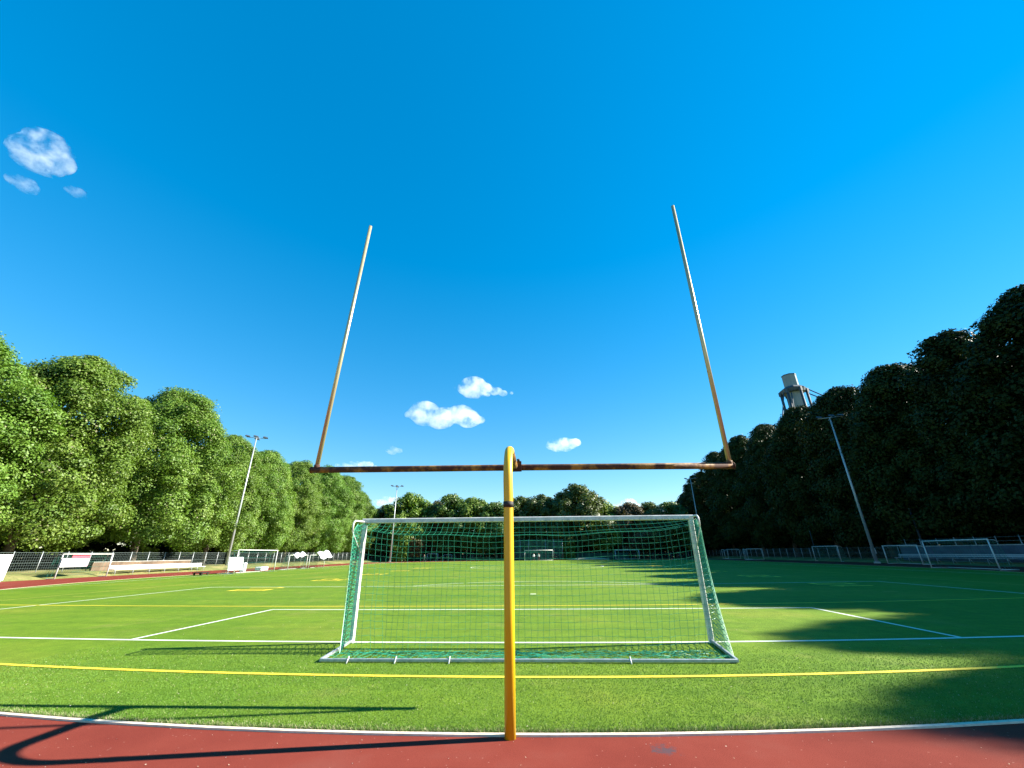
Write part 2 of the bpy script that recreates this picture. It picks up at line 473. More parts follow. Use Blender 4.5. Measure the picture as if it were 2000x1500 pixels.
# near turf as real blades
def inner_y(x):
    rx, ry, cy = (36.0, 36.3, 41.6) if x < -0.9 else (39.0, 42.6, 47.9)
    return cy - ry * math.sqrt(max(0, 1 - ((x + .9) / rx) ** 2))
def blades():
    n = 300000
    x = rng.uniform(-9.5, 8.5, n); y = 5.2 + 4.6 * rng.random(n) ** 1.6
    keep = rng.random(n) < np.clip((9.8 - y) / 2.5, 0, 1)      # thins out with distance
    x, y = x[keep], y[keep]
    xe = rng.uniform(-9.5, 8.5, 30000); ye = np.array([inner_y(t) for t in xe]) + .016 + rng.exponential(.045, 30000)
    x, y = np.concatenate([x, xe]), np.concatenate([y, ye]); n = len(x)
    e = np.array([inner_y(t) for t in x])
    ok = y > e + 0.015
    x, y, e = x[ok], y[ok], e[ok]
    n = len(x)
    edge = np.exp(-(y - e) / 0.10)
    h = (0.006 + 0.010 * rng.random(n)) * (1 + 3.5 * edge * rng.random(n))
    wd = 0.0020 + 0.0007 * (y - 5)
    a = rng.uniform(0, 2 * np.pi, n); la = rng.uniform(0, 2 * np.pi, n); lean = h * rng.uniform(0.1, 0.95, n)
    # at the kerb the blades lean outwards over it
    lx, ly = np.cos(la) * lean, np.sin(la) * lean - edge * h * 0.5
    V = np.empty((n, 3, 3))
    V[:, 0] = np.stack([x - np.cos(a) * wd, y - np.sin(a) * wd, np.full(n, .012)], 1)
    V[:, 1] = np.stack([x + np.cos(a) * wd, y + np.sin(a) * wd, np.full(n, .012)], 1)
    V[:, 2] = np.stack([x + lx, y + ly, .012 + h], 1)
    c = np.empty((n, 3)); t = rng.random(n)[:, None]
    c[:] = np.array([0.064, 0.152, 0.015]) * (1 - t) + np.array([0.140, 0.238, 0.046]) * t
    pale = rng.random(n) < 0.03 + 0.45 * edge
    c[pale] = np.array([0.36, 0.34, 0.20]) * rng.uniform(.7, 1.2, (pale.sum(), 1))
    d1 = np.array([YELLOW_END(t)[1] for t in x]); d2 = np.array([GOAL_LINE(t)[1] for t in x])
    c[np.abs(y - d1) < 0.05] = (0.78, 0.60, 0.03); c[np.abs(y - d2) < 0.055] = (0.66, 0.70, 0.60)
    me = np_mesh('grass', V.reshape(-1, 3), np.arange(3 * n).reshape(-1, 3), M['blades'])
    ca = me.color_attributes.new('col', 'FLOAT_COLOR', 'POINT')
    ca.data.foreach_set('color', np.repeat(np.concatenate([c, np.ones((n, 1))], 1), 3, 0).astype(np.float32).ravel())
    o = link(bpy.data.objects.new('grass', me)); o['kind'] = 'stuff'
blades()

# pale crumbs and petals scattered over turf and track
def crumbs():
    n = 520
    x = rng.uniform(-9, 8, n); y = 4.4 + 9 * rng.random(n) ** 2.2
    s = rng.uniform(0.002, 0.007, n) * (1 + .07 * y); a = rng.uniform(0, 6.28, n)
    V = np.empty((n, 4, 3)); z = np.where(y > np.array([inner_y(t) for t in x]), 0.036, 0.003)
    for k_, (cx, cy, dz) in enumerate(((1, 0, 0), (0, .6, .006), (-1, 0, 0), (0, -.6, .002))):
        V[:, k_] = np.stack([x + s * (cx * np.cos(a) - cy * np.sin(a)), y + s * (cx * np.sin(a) + cy * np.cos(a)), z + dz], 1)
    me = np_mesh('petals', V.reshape(-1, 3), np.arange(4 * n).reshape(-1, 4), plain('dry_petals', (0.62, 0.55, 0.42), 0.8))
    o = link(bpy.data.objects.new('fallen_petals', me)); o['kind'] = 'stuff'
crumbs()

# ------------------------------------------------------------------ trees
def unit(v): return v / np.maximum(np.linalg.norm(v, axis=-1, keepdims=True), 1e-9)

def crown_mesh(name, H, Rad, z0, m, nclump, per, leaf, seed, shape=(0.35, 0.5), inner_n=3000, lump=(1.2, 2.3)):
    """foliage: leaf faces gathered into clumps over an uneven dome"""
    r = np.random.default_rng(seed)
    t = (np.arange(nclump) + r.random(nclump)) / nclump
    t = t ** 0.9
    a = r.permutation(nclump) * 2.39996 + r.random(nclump) * .9
    prof = ((t + .10) ** shape[0]) * ((1.0 - t * .985) ** shape[1]); prof /= prof.max()
    # low-frequency unevenness of the outline
    ph = r.uniform(0, 6.28, 4)
    bump = 1 + .11 * np.sin(2 * a + ph[0] + 3 * t) + .10 * np.sin(3 * a + ph[1] - 6 * t) + .08 * np.sin(5 * a + 9 * t + ph[2]) + .10 * r.normal(0, 1, nclump)
    cr = r.uniform(lump[0], lump[1], nclump)
    rr = np.maximum(Rad * prof * bump - cr * .55, 0.0)
    C = np.stack([rr * np.cos(a), rr * np.sin(a), z0 + cr * .5 + (H - z0 - cr * 1.2) * t + .35 * r.normal(0, 1, nclump) * (1 - t)], 1)
    cv = r.normal(0, .13, nclump)
    idx = np.repeat(np.arange(nclump), per); n = len(idx)
    outw = unit(C - np.array([0, 0, z0 + (H - z0) * .35]))
    d = unit(r.normal(0, 1, (n, 3)) + outw[idx] * .75 + np.array([0, 0, .25]))
    rad = cr[idx] * (0.42 + .72 * r.random(n) ** .75)
    rad *= 1 + .13 * (r.random(n) < .05)
    P = C[idx] + d * rad[:, None] * np.array([1, 1, .82])
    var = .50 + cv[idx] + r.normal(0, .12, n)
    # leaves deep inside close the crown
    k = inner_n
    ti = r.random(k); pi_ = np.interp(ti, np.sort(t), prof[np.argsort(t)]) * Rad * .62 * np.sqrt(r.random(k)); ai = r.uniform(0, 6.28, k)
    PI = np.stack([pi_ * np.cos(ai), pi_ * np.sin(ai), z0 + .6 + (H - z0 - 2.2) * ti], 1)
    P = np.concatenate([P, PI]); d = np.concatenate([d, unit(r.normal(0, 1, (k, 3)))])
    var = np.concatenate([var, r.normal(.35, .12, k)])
    L = leaf * np.concatenate([r.uniform(.65, 1.25, n), r.uniform(1.6, 2.4, k)])
    n += k
    nrm = unit(d * 1.0 + r.normal(0, .42, (n, 3)) + np.array([0, 0, .40]))
    ax = unit(np.cross(nrm, r.normal(0, 1, (n, 3))))
    ax[:, 2] -= .45; ax = unit(ax - nrm * np.sum(ax * nrm, 1, keepdims=True))
    bx = np.cross(nrm, ax)
    V = np.empty((n, 4, 3)); L = L[:, None]
    V[:, 0] = P - ax * L * .5
    V[:, 1] = P + bx * L * .36 + ax * L * .08 - nrm * L * .08
    V[:, 2] = P + ax * L * .55 - nrm * L * .14
    V[:, 3] = P - bx * L * .36 + ax * L * .08 - nrm * L * .08
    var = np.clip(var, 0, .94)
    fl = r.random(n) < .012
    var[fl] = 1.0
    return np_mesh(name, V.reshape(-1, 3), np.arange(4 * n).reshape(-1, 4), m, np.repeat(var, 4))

def trunk_mesh(name, H, r0, fork, seed, nl=6, spread=3.2):
    r = random.Random(seed); mb = MB()
    top = Vector((r.uniform(-.3, .3), r.uniform(-.3, .3), H * .8))
    pts = [Vector((0, 0, -.3)), Vector((0, 0, .25)), Vector((.03, .05, fork * .6)), Vector((.08, .02, fork)), top * .55 + Vector((.2, 0, 0)), top]
    mb.tube(pts, [r0 * 1.5, r0 * 1.12, r0 * .92, r0 * .85, r0 * .45, r0 * .1], 9)
    for i in range(nl):
        a = 6.28 * i / nl + r.uniform(-.4, .4); z = fork + r.uniform(-.1, .35) * H * .4
        s = spread * r.uniform(.7, 1.15); b = Vector((0.08, 0.02, z))
        e = Vector((math.cos(a) * s, math.sin(a) * s, z + H * r.uniform(.12, .34)))
        mid = (b + e) / 2 + Vector((0, 0, -.25 * r.random()))
        mb.tube([b, mid, e], [r0 * .42, r0 * .28, r0 * .08], 6)
    return mb.mesh(name)

CH = [crown_mesh('crown', 24, 7.0, 2.5, M['leaf'], 260, 560, .235, s, (0.26, 0.47), 6000, (0.9, 2.3)) for s in (11, 12, 13)]
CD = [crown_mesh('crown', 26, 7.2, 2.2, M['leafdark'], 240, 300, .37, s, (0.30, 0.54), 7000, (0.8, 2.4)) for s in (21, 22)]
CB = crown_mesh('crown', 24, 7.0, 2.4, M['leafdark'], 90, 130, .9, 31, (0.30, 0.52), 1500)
FAR = {k: [crown_mesh('crown', 18, 6.2, 2.2, M[k], 75, 190, .52, s, (0.42, 0.5), 1500, (1.3, 2.2)) for s in ss]
       for k, ss in (('leaf_green', (41, 42)), ('leaf_olive', (43, 44)), ('leaf_lime', (45,)), ('leaf_brown', (46,)))}
TR = [trunk_mesh('trunk', 23, .42, 3.0, s) for s in (1, 2, 3)]
TRF = [trunk_mesh('trunk', 17, .30, 3.2, s, 5, 2.4) for s in (4, 5)]
for me in TR + TRF: me.materials.append(M['bark'])

def tree(name, label, x, y, z, crown, trunk, sxy, sz, group=None, cat='tree'):
    t = thing(name, label, cat, (x, y, z), random.uniform(0, 6.28), group)
    t.scale = (sxy * random.uniform(.96, 1.04), sxy, sz)
    c = link(bpy.data.objects.new('crown', crown), t)
    k_ = link(bpy.data.objects.new('trunk', trunk), t)
    return t

g = 'sunlit chestnut trees along the left of the track'
LEFT = [(-55.5, 31.0, 22.6, 1.05, 'sunlit chestnut tree cut off by the edge beside the white board'),
        (-55.3, 42.5, 24.4, 1.04, 'tall sunlit chestnut tree behind the goal with red and white banner'),
        (-55.0, 56.6, 25.6, 1.10, 'broadest sunlit chestnut tree behind the long white bench'),
        (-54.6, 69.0, 21.6, .88, 'shorter sunlit chestnut tree directly behind the floodlight mast with four lamps'),
        (-54.5, 79.5, 21.3, .86, 'sunlit chestnut tree behind the goal that holds a white panel'),
        (-54.0, 90.5, 21.6, .86, 'sunlit chestnut tree behind the green netted small goals'),
        (-53.5, 101.5, 22.6, .88, 'sunlit chestnut tree behind the draped white tarpaulins'),
        (-53.2, 112.0, 22.0, .86, 'sunlit chestnut tree just left of the near goal, under the crossbar end'),
        (-53.5, 122.5, 19.0, .84, 'farthest sunlit chestnut tree of the row, next to the far tree line')]
for i, (x, y, H, s, lab) in enumerate(LEFT):
    tree('chestnut_tree', lab, x, y, .45, CH[i % 3], TR[i % 3], s, H / 24.0, g)
for y in (17, 5):
    tree('chestnut_tree', 'sunlit chestnut tree of the left row before the picture edge', -56, y, .45, CH[y % 3], TR[y % 3], 1.0, .97, g)
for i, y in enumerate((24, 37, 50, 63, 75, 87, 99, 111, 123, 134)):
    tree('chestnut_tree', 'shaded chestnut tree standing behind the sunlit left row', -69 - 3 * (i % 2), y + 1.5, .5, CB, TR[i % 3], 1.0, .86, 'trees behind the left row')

g = 'dark shaded trees along the right of the pitch'
RIGHT = [(55.7, 41, 28.6, 1.10, 'dark shaded tree at the far right edge, tallest against the sky'),
         (55.2, 51, 28.0, 1.01, 'dark shaded tree with domed top just left of the tallest right edge tree'),
         (55.5, 61, 28.0, 1.03, 'dark shaded tree behind the pale long wall and low goal frame'),
         (55.3, 72, 28.7, 1.03, 'dark shaded tree directly behind the right floodlight mast'),
         (55.5, 84.5, 29.4, 1.01, 'dark shaded tree that hides the foot of the concrete tower'),
         (55.3, 97.5, 29.5, 1.06, 'dark shaded tree just left of the tower, right of the upright'),
         (55.3, 111, 30.3, 1.08, 'dark shaded tree behind the right upright where it meets the crossbar'),
         (54.9, 126, 29.4, 1.08, 'dark shaded tree behind the right end of the yellow crossbar'),
         (54.9, 141, 25.8, 1.04, 'dark shaded tree beneath the right end of the crossbar'),
         (54.9, 156, 21.4, 0.95, 'lowest dark shaded tree at the far end of the right row')]
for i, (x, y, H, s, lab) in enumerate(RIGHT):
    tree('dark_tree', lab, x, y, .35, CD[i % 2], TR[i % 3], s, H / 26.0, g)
for i, (y, wd, h_) in enumerate(((-8, .94, .90), (2, .94, .88), (13.2, .62, 1.13), (17.4, .72, 1.10), (24.8, .94, 1.07), (33.2, .94, 1.05))):  # unseen trees; slim crowns and heights shaped to cast narrow shadow lobes
    tree('dark_tree', 'dark shaded tree of the right row out of view, shaped for its shadow', 52.0, y, .35, CD[i % 2], TR[i % 3], wd, h_, g)
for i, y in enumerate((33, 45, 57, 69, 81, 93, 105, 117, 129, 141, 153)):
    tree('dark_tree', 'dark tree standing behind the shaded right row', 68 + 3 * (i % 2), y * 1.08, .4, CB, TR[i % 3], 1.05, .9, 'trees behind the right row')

g = 'trees beyond the far end of the pitch'
FARL = [(-56, 130, 16.6, .95, 'leaf_green', 'dark green tree at the left end of the far tree line'),
        (-47, 131, 16.4, .95, 'leaf_olive', 'low dark tree just left of the far left floodlight mast'),
        (-39.0, 129, 19.5, 1.0, 'leaf_lime', 'bright yellow green tree right of the far left floodlight mast'),
        (-31.6, 133, 17.6, .62, 'leaf_brown', 'narrow brownish tree between two green trees of the far line'),
        (-26.5, 130, 19.2, .92, 'leaf_green', 'tall green tree right of the narrow brownish tree'),
        (-19.6, 131, 18.2, .95, 'leaf_lime', 'light green tree midway between brownish tree and yellow post'),
        (-12.5, 129, 16.4, .92, 'leaf_green', 'low green tree touching the left side of the yellow post'),
        (-5.0, 132, 18.4, .92, 'leaf_olive', 'dark olive tree touching the right side of the yellow post'),
        (1.2, 131, 18.6, .95, 'leaf_olive', 'dark olive tree left of the biggest far tree'),
        (7.2, 134, 18.0, .95, 'leaf_green', 'green tree tucked against the left flank of the biggest far tree'),
        (12.2, 130, 21.4, 1.22, 'leaf_olive', 'biggest olive green tree of the far tree line'),
        (20.4, 132, 16.4, .86, 'leaf_lime', 'lighter tree sloping down right of the biggest far tree'),
        (28.0, 131, 15.8, .82, 'leaf_brown', 'brownish tree right of the gap with a low white cloud'),
        (34.2, 132, 16.0, .84, 'leaf_olive', 'olive tree with brown tinge above the right end of the goal crossbar'),
        (41.4, 134, 16.2, .86, 'leaf_green', 'small green tree wedged against the dark right row'),
        (49.5, 148, 15.0, .9, 'leaf_green', 'green tree hidden behind the end of the dark right row')]
for i, (x, y, H, s, k_, lab) in enumerate(FARL):
    c_ = FAR[k_]
    tree('park_tree', lab, x, y, 0, c_[i % len(c_)], TRF[i % 2], s * 1.14, H / 18.0, g)
for i, x in enumerate(range(-72, 60, 11)):
    k_ = ('leaf_olive', 'leaf_green')[i % 2]
    tree('park_tree', 'tree of the second line, hidden behind the far trees', x, 144 + 4 * (i % 2), 0, FAR[k_][0], TRF[i % 2], 1.1, .84, 'second line of far trees')

# hedges and shrubs
def leaf_box(name, lo, hi, n, leaf, m, seed):
    r = np.random.default_rng(seed); lo, hi = np.array(lo, float), np.array(hi, float)
    P = lo + (hi - lo) * r.random((n, 3))
    P[:, 2] = lo[2] - .15 + (hi[2] - lo[2] + .15) * r.random(n) ** .95 * (1 + .12 * np.sin(P[:, 0] * .9 + P[:, 1] * .7))
    nrm = unit(r.normal(0, 1, (n, 3)) + [0, 0, .4]); ax = unit(np.cross(nrm, r.normal(0, 1, (n, 3)))); bx = np.cross(nrm, ax)
    L = leaf * r.uniform(.6, 1.3, (n, 1))
    V = np.stack([P - ax * L * .5, P + bx * L * .35, P + ax * L * .5, P - bx * L * .35], 1)
    return np_mesh(name, V.reshape(-1, 3), np.arange(4 * n).reshape(-1, 4), m, np.repeat(np.clip(r.normal(.45, .2, n), 0, .94), 4))
def hedge(lo, hi, n, leaf, m, lab, seed, name='hedge', cat='hedge'):
    o = link(bpy.data.objects.new(name, leaf_box(name, lo, hi, n, leaf, M[m], seed)))
    return tag(o, lab, cat)
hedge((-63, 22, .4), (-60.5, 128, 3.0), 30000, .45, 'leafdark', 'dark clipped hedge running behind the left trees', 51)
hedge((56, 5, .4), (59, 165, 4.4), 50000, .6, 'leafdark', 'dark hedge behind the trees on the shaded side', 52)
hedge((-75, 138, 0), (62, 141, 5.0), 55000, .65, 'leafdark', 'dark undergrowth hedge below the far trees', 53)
hedge((-59.6, 60.5, .5), (-57.6, 63.5, 3.4), 1600, .36, 'leaf_lime', 'bright yellow green shrub under the left chestnut trees', 54, 'shrub', 'shrub')
hedge((6.4, 123.5, 0), (10.4, 126, 4.4), 1500, .45, 'leaf_lime', 'light green shrub beside the tall green ball net', 55, 'shrub', 'shrub')
hedge((-40.5, 120, 0), (-36.6, 123, 4.6), 1500, .45, 'leaf_lime', 'yellow green shrub right of the far left floodlight mast', 56, 'shrub', 'shrub')
hedge((-36.4, 121, 1.4), (-32.6, 124, 6.2), 1500, .45, 'leaf_brown', 'brownish shrub right of the yellow green far shrub', 57, 'shrub', 'shrub')

# ------------------------------------------------------------------ yellow goal post with two uprights
gp = thing('football_goalpost', 'tall yellow gooseneck goalpost with rusty crossbar and two uprights', 'goalpost', (-0.35, 5.22, 0))
O = Vector((-0.35, 5.22, 0))
def rel(*p): return Vector(p) - O
ZA = 3.10
pts = [rel(-.35, 5.22, -.05), rel(-.35, 5.22, 1.2), rel(-.352, 5.22, 2.4), rel(-.355, 5.22, ZA - .50)]
for i in range(1, 11):
    q = math.pi / 2 * i / 10
    pts.append(rel(-.355, 5.22 + .50 - .50 * math.cos(q), ZA - .50 + .50 * math.sin(q)))
MB().tube(pts, 0.059, 20).build('post', M['yellow'], gp)
MB().tube([rel(-.355, 5.72, ZA), rel(-.352, 6.2, ZA - .005), rel(-.35, 6.70, ZA - .02)], 0.058, 18).build('arm', M['yellow_rusty'], gp)
MB().tube([rel(-.353, 5.22, 2.275), rel(-.353, 5.22, 2.345)], 0.064, 20).build('clamp_band', M['black'], gp)
MB().tube([rel(-.30, 6.62, ZA + .06), rel(-.255, 6.62, ZA + .065)], 0.022, 8).build('bolt', M['black'], gp)
cb = MB().tube([rel(-3.83, 6.76, 3.105), rel(-2.0, 6.76, 3.085), rel(-.36, 6.76, 3.07), rel(1.5, 6.76, 3.045), rel(3.19, 6.76, 3.02)], 0.052, 16).build('crossbar', M['yellow_rusty'], gp)
MB().box(rel(-.47, 6.685, 2.99), rel(-.23, 6.707, 3.16)).build('mounting_plate', M['yellow_rusty'], gp)
for x0, z0_, x1, z1_, nm in ((-3.75, 3.15, -3.485, 8.49, 'L'), (3.145, 3.06, 3.13, 8.60, 'R')):
    u = MB().tube([rel(x0, 6.76, z0_), rel((x0 + x1) / 2, 6.76, (z0_ + z1_) / 2), rel(x1, 6.76, z1_)], [.038, .036, .034], 14).build('upright', M['upright'], gp)
    MB().tube([rel(x0, 6.76, z0_ - .035), rel(x0, 6.76, z0_ + .04)], 0.048, 14).build('socket', M['yellow_rusty'], u)
for x in (-3.84, 3.20):
    MB().tube([rel(x - .005, 6.76, 3.105 if x < 0 else 3.02), rel(x + .005, 6.76, 3.105 if x < 0 else 3.02)], .058, 14).build('end_cap', M['yellow_rusty'], cb)

# ------------------------------------------------------------------ the near goal with its green net
sg = thing('soccer_goal', 'large white goal with green net standing behind the yellow post', 'goal', (GX, 9.97, 0))
O = Vector((GX, 9.97, 0))
LB, RB = -4.075, 3.50            # post feet
LT, RT = -4.10, 3.50             # post tops
ZT = 2.48
def post_box(mb, a, b, w_, d_):
    """rounded rectangular bar between two points"""
    a, b = Vector(a), Vector(b); t = (b - a).normalized()
    up = Vector((0, 1, 0)) if abs(t.y) < .8 else Vector((0, 0, 1))
    p = t.cross(up).normalized(); q = p.cross(t).normalized()
    c = .3
    prof = [(-1, -1+c), (-1+c, -1), (1-c, -1), (1, -1+c), (1, 1-c), (1-c, 1), (-1+c, 1), (-1, 1-c)]
    vs = [e + p * (u * w_ / 2) + q * (v_ * d_ / 2) for e in (a, b) for u, v_ in prof]
    fs = [(k_, (k_+1) % 8, 8 + (k_+1) % 8, 8 + k_) for k_ in range(8)] + [tuple(range(7, -1, -1)), tuple(range(8, 16))]
    mb.add(vs, fs)
    return mb
ps = {}
for nm, xb, xt in (('L', LB, LT), ('R', RB, RT)):
    ps[nm] = post_box(MB(), rel(xb, 9.97, 0), rel(xt, 9.97, ZT - .062), .095, .11).build('post', M['alu'], sg)
post_box(MB(), rel(LT - .056, 9.97, ZT + .02), rel(RT + .056, 9.97, ZT - .01), .105, .10).build('crossbar', M['alu'], sg)
# net hoops: bent tubes from the post tops back and down
for xt, xe in ((LT, -4.12), (RT, 3.46)):
    P_ = [rel(xt, 9.90, ZT), rel(xt * .5 + xe * .5, 9.60, ZT - .005)]
    for i in range(6):
        q = math.pi / 2 * i / 5
        P_.append(rel(xe, 9.48 - .11 * math.sin(q), ZT - .01 - .11 * (1 - math.cos(q))))
    P_.append(rel(xe, 9.37, ZT - .24))
    MB().tube(P_, .020, 8).build('net_hoop', M['alu'], sg)
    s = -1 if xt < 0 else 1
    MB().tube([rel(xe, 9.37, ZT - .24), rel(xt, 9.90, 1.80)], .011, 6).build('net_strut', M['alu'], sg)
# ground frame
BL, BR, YB = -3.90, 3.27, 8.26
for a, b in (((LB, 9.93, .05), (BL, YB, .05)), ((RB, 9.93, .05), (BR, YB, .05))):
    post_box(MB(), rel(*a), rel(*b), .050, .050).build('ground_bar', M['steel'], sg)
post_box(MB(), rel(BL, YB, .05), rel(BR, YB, .05), .048, .048).build('rear_bar', M['steel'], sg)
for x in (-3.4, -2.55, -1.6, 1.5):
    MB().tube([rel(x, YB - .08, .01), rel(x, YB + .02, .10)], .012, 6).build('net_peg', M['alu'], sg)

def cords(lines, r, n=3):
    mb = MB()
    for L_ in lines: mb.tube(L_, r, n, caps=False, smooth=False)
    return mb

def goal_net():
    nc = 60
    rows = []
    rs = np.random.default_rng(5)
    for i in range(nc + 1):
        u = i / nc
        xt = LT + .03 + (RT - LT - .06) * u
        sag = 1 - (2 * u - 1) ** 2
        sag = sag ** .55
        xk = xt + .012 * rs.normal()
        yk = 9.40 + .025 * math.sin(i * .55) * sag
        zk = (ZT - .16) - .22 * sag + .018 * math.sin(i * .43 + 1)
        xb = BL + .08 + (BR - BL - .16) * u
        pts_ = [Vector((xt, 9.92, ZT - .03))]
        for t in (.25, .5, .75): pts_.append(Vector((xt + (xk - xt) * t, 9.92 + (yk - 9.92) * t, ZT - .03 + (zk - ZT + .03) * t - .10 * math.sin(math.pi * t) * sag)))
        pts_.append(Vector((xk, yk, zk)))
        yl_ = 8.98 + .10 * math.sin(u * 21) + .05 * rs.normal()      # where the slack net meets the ground
        nb = 18
        for k_ in range(1, nb + 1):
            t = k_ / nb
            bulge = .10 * math.sin(math.pi * t) * sag
            xx = xk + (xb - xk) * t * t
            pts_.append(Vector((xx + .012 * math.sin(9 * t + i), yk + (yl_ - yk) * (t ** 1.25) + bulge, zk + (.035 - zk) * t)))
        for t in (.2, .4, .6, .8, 1.0):                               # slack lying on the turf, hooked to the bar
            pts_.append(Vector((xb + .02 * math.sin(13 * t + i * .7), yl_ + (YB - yl_) * t, .045 + .05 * abs(math.sin(i * .9 + 6 * t)))))
        rows.append([p - O for p in pts_])
    lines = list(rows)
    K = len(rows[0])
    for k_ in range(1, K):
        lines.append([rows[i][k_] for i in range(nc + 1)])
    back = lines; lines = []
    # slack folds of net on the turf
    for q in range(46):
        u0 = rs.random() * .93; u1 = min(.99, u0 + rs.uniform(.05, .22)); yy = 8.36 + .62 * rs.random()
        lines.append([Vector((BL + (BR - BL) * (u0 + (u1 - u0) * t), yy + .09 * math.sin(7 * t + q), .03 + .05 * abs(math.sin(5 * t + q)))) - O for t in np.linspace(0, 1, 9)])
    # side panels
    for s, xt, xb0, xb1, xe, yb_ in ((-1, LT, LB, -3.76, -4.10, 8.74), (1, RT, RB, BR, 3.47, 8.42)):
        def sp(u, v_):
            """u 0 at the post, 1 at the rear edge; v_ 0 bottom, 1 top"""
            z = .06 + (ZT - .12) * v_
            yr = 9.37 - (9.37 - yb_) * (1 - v_) ** 1.9 if v_ < .93 else 9.37 + (v_ - .93) * 3
            xr = xe + (xb1 - xe + s * .02) * (1 - v_) ** 1.6
            xf = xt + (xb0 - xt) * (1 - v_) + s * .04
            return Vector((xf + (xr - xf) * u + s * .03 * math.sin(3.1 * u) , 9.93 + (yr - 9.93) * u, z - .03 * math.sin(3.14 * u))) - O
        for i in range(14): lines.append([sp(i / 13, k_ / 16) for k_ in range(17)])
        for k_ in range(21): lines.append([sp(i / 6, k_ / 20) for i in range(7)])
        # the second half of the mesh runs on the bias, so the side reads as dense
        for k_ in range(30): lines.append([sp(i / 6, min(1, (k_ + i / 3) / 30)) for i in range(7)])
        for k_ in range(30): lines.append([sp(i / 6, max(0, (k_ - i / 3) / 30)) for i in range(7)])
        # loose loops tied to the post
        for k_ in range(3, 19): lines.append([sp(0, k_ / 20), sp(0, k_ / 20) + Vector((s * .10, -.05, .05)), sp(.12, k_ / 20 + .02)])
    mb = cords(back, .0029)
    for L_ in lines: mb.tube(L_, .0048, 3, caps=False, smooth=False)
    o = mb.build('net', M['net'], sg); o['kind'] = 'stuff'
goal_net()

# ------------------------------------------------------------------ other goals
def simple_goal(label, x, y0, y1, h, depth, side, net='netdark', group=None, z=0, r=.05, cell=.30, matl='alu', netted=True):
    """goal standing along the touchline from y0 to y1; side=-1: the net lies towards -x"""
    t = thing('training_goal', label, 'goal', (x, (y0 + y1) / 2, z), 0, group)
    a, b = y0 - (y0 + y1) / 2, y1 - (y0 + y1) / 2
    for yy in (a, b):
        MB().tube([(0, yy, 0), (0, yy, h - r)], r, 8).build('post', M[matl], t)
        MB().tube([(0, yy, h - r), (side * depth * .35, yy, h - r), (side * depth * .5, yy, h - .25)], r * .5, 6).build('net_hoop', M[matl], t)
        MB().tube([(0, yy, .04), (side * depth, yy, .04)], r * .6, 6).build('ground_bar', M[matl], t)
    MB().tube([(0, a - r, h), (0, b + r, h)], r, 8).build('crossbar', M[matl], t)
    MB().tube([(side * depth, a, .04), (side * depth, b, .04)], r * .6, 6).build('rear_bar', M[matl], t)
    if netted:
        L_ = []
        n = max(4, int((b - a) / cell))
        prof = [(0, h), (side * depth * .45, h - .12), (side * depth * .6, h * .55), (side * depth * .8, h * .2), (side * depth, .05)]
        for i in range(n + 1):
            yy = a + (b - a) * i / n; L_.append([(px, yy, pz) for px, pz in prof])
        for k_ in range(8):
            q = k_ / 7 * (len(prof) - 1); i0 = min(int(q), len(prof) - 2); f = q - i0
            px = prof[i0][0] + (prof[i0+1][0] - prof[i0][0]) * f; pz = prof[i0][1] + (prof[i0+1][1] - prof[i0][1]) * f
            L_.append([(px, a, pz), (px, b, pz)])
            for yy in (a, b): L_.append([(0, yy, pz), (px, yy, pz)])
        for yy in (a, b):
            for u in (.3, .6): L_.append([(side * depth * u * .8, yy, h - .1 - u * .2), (side * depth * u, yy, .05)])
        o = cords(L_, .011).build('net', M[net], t); o['kind'] = 'stuff'
    return t

gg = 'spare goals parked beside the track on the left'
simple_goal('small white goal with a red and white banner across its left half', -45.0, 39.1, 44.0, 2.15, 1.4, -1, group=gg, cell=.2)
simple_goal('larger white goal with white panel and loose green net inside', -33.3, 46.9, 54.2, 2.44, 1.6, -1, group=gg, cell=.2)
simple_goal('low green netted goal under the smaller white tarpaulin', -34.6, 59.4, 64.2, 1.85, 1.4, -1, group=gg, cell=.15, r=.04)
simple_goal('low green netted goal under the larger white tarpaulin', -34.6, 64.9, 69.6, 1.85, 1.4, -1, group=gg, cell=.15, r=.04)
gg = 'spare goals in the shade on the right'
simple_goal('largest bare goal frame in the shade, in front of the long wall', 38.4, 39.5, 45.9, 2.44, 1.5, 1, group=gg, cell=.25)
simple_goal('second shaded goal frame, standing left of the largest one', 45.2, 55.0, 60.2, 2.15, 1.4, 1, group=gg, cell=.25)
simple_goal('shaded goal frame with bent top corner left of the floodlight mast', 47.6, 72.6, 79.0, 2.3, 1.4, 1, group=gg, cell=.25)
for i, (y, lab) in enumerate(((95.5, 'rightmost frame of the stacked small goals in the shade'), (101.0, 'second frame from the right among the stacked small goals'),
                              (107.0, 'second frame from the left among the stacked small goals'), (113.5, 'leftmost frame of the stacked small goals in the shade'))):
    t_ = simple_goal(lab, 45.6 + .3 * i, -1.6, 1.6, 2.1, 1.3, 1 if i % 2 else -1, group='stacked small goals on the right', netted=False, r=.045)
    t_.location = (45.6 + .3 * i, y, 0); t_.rotation_euler = (0, 0, R((38, -20, 30, -32)[i]))

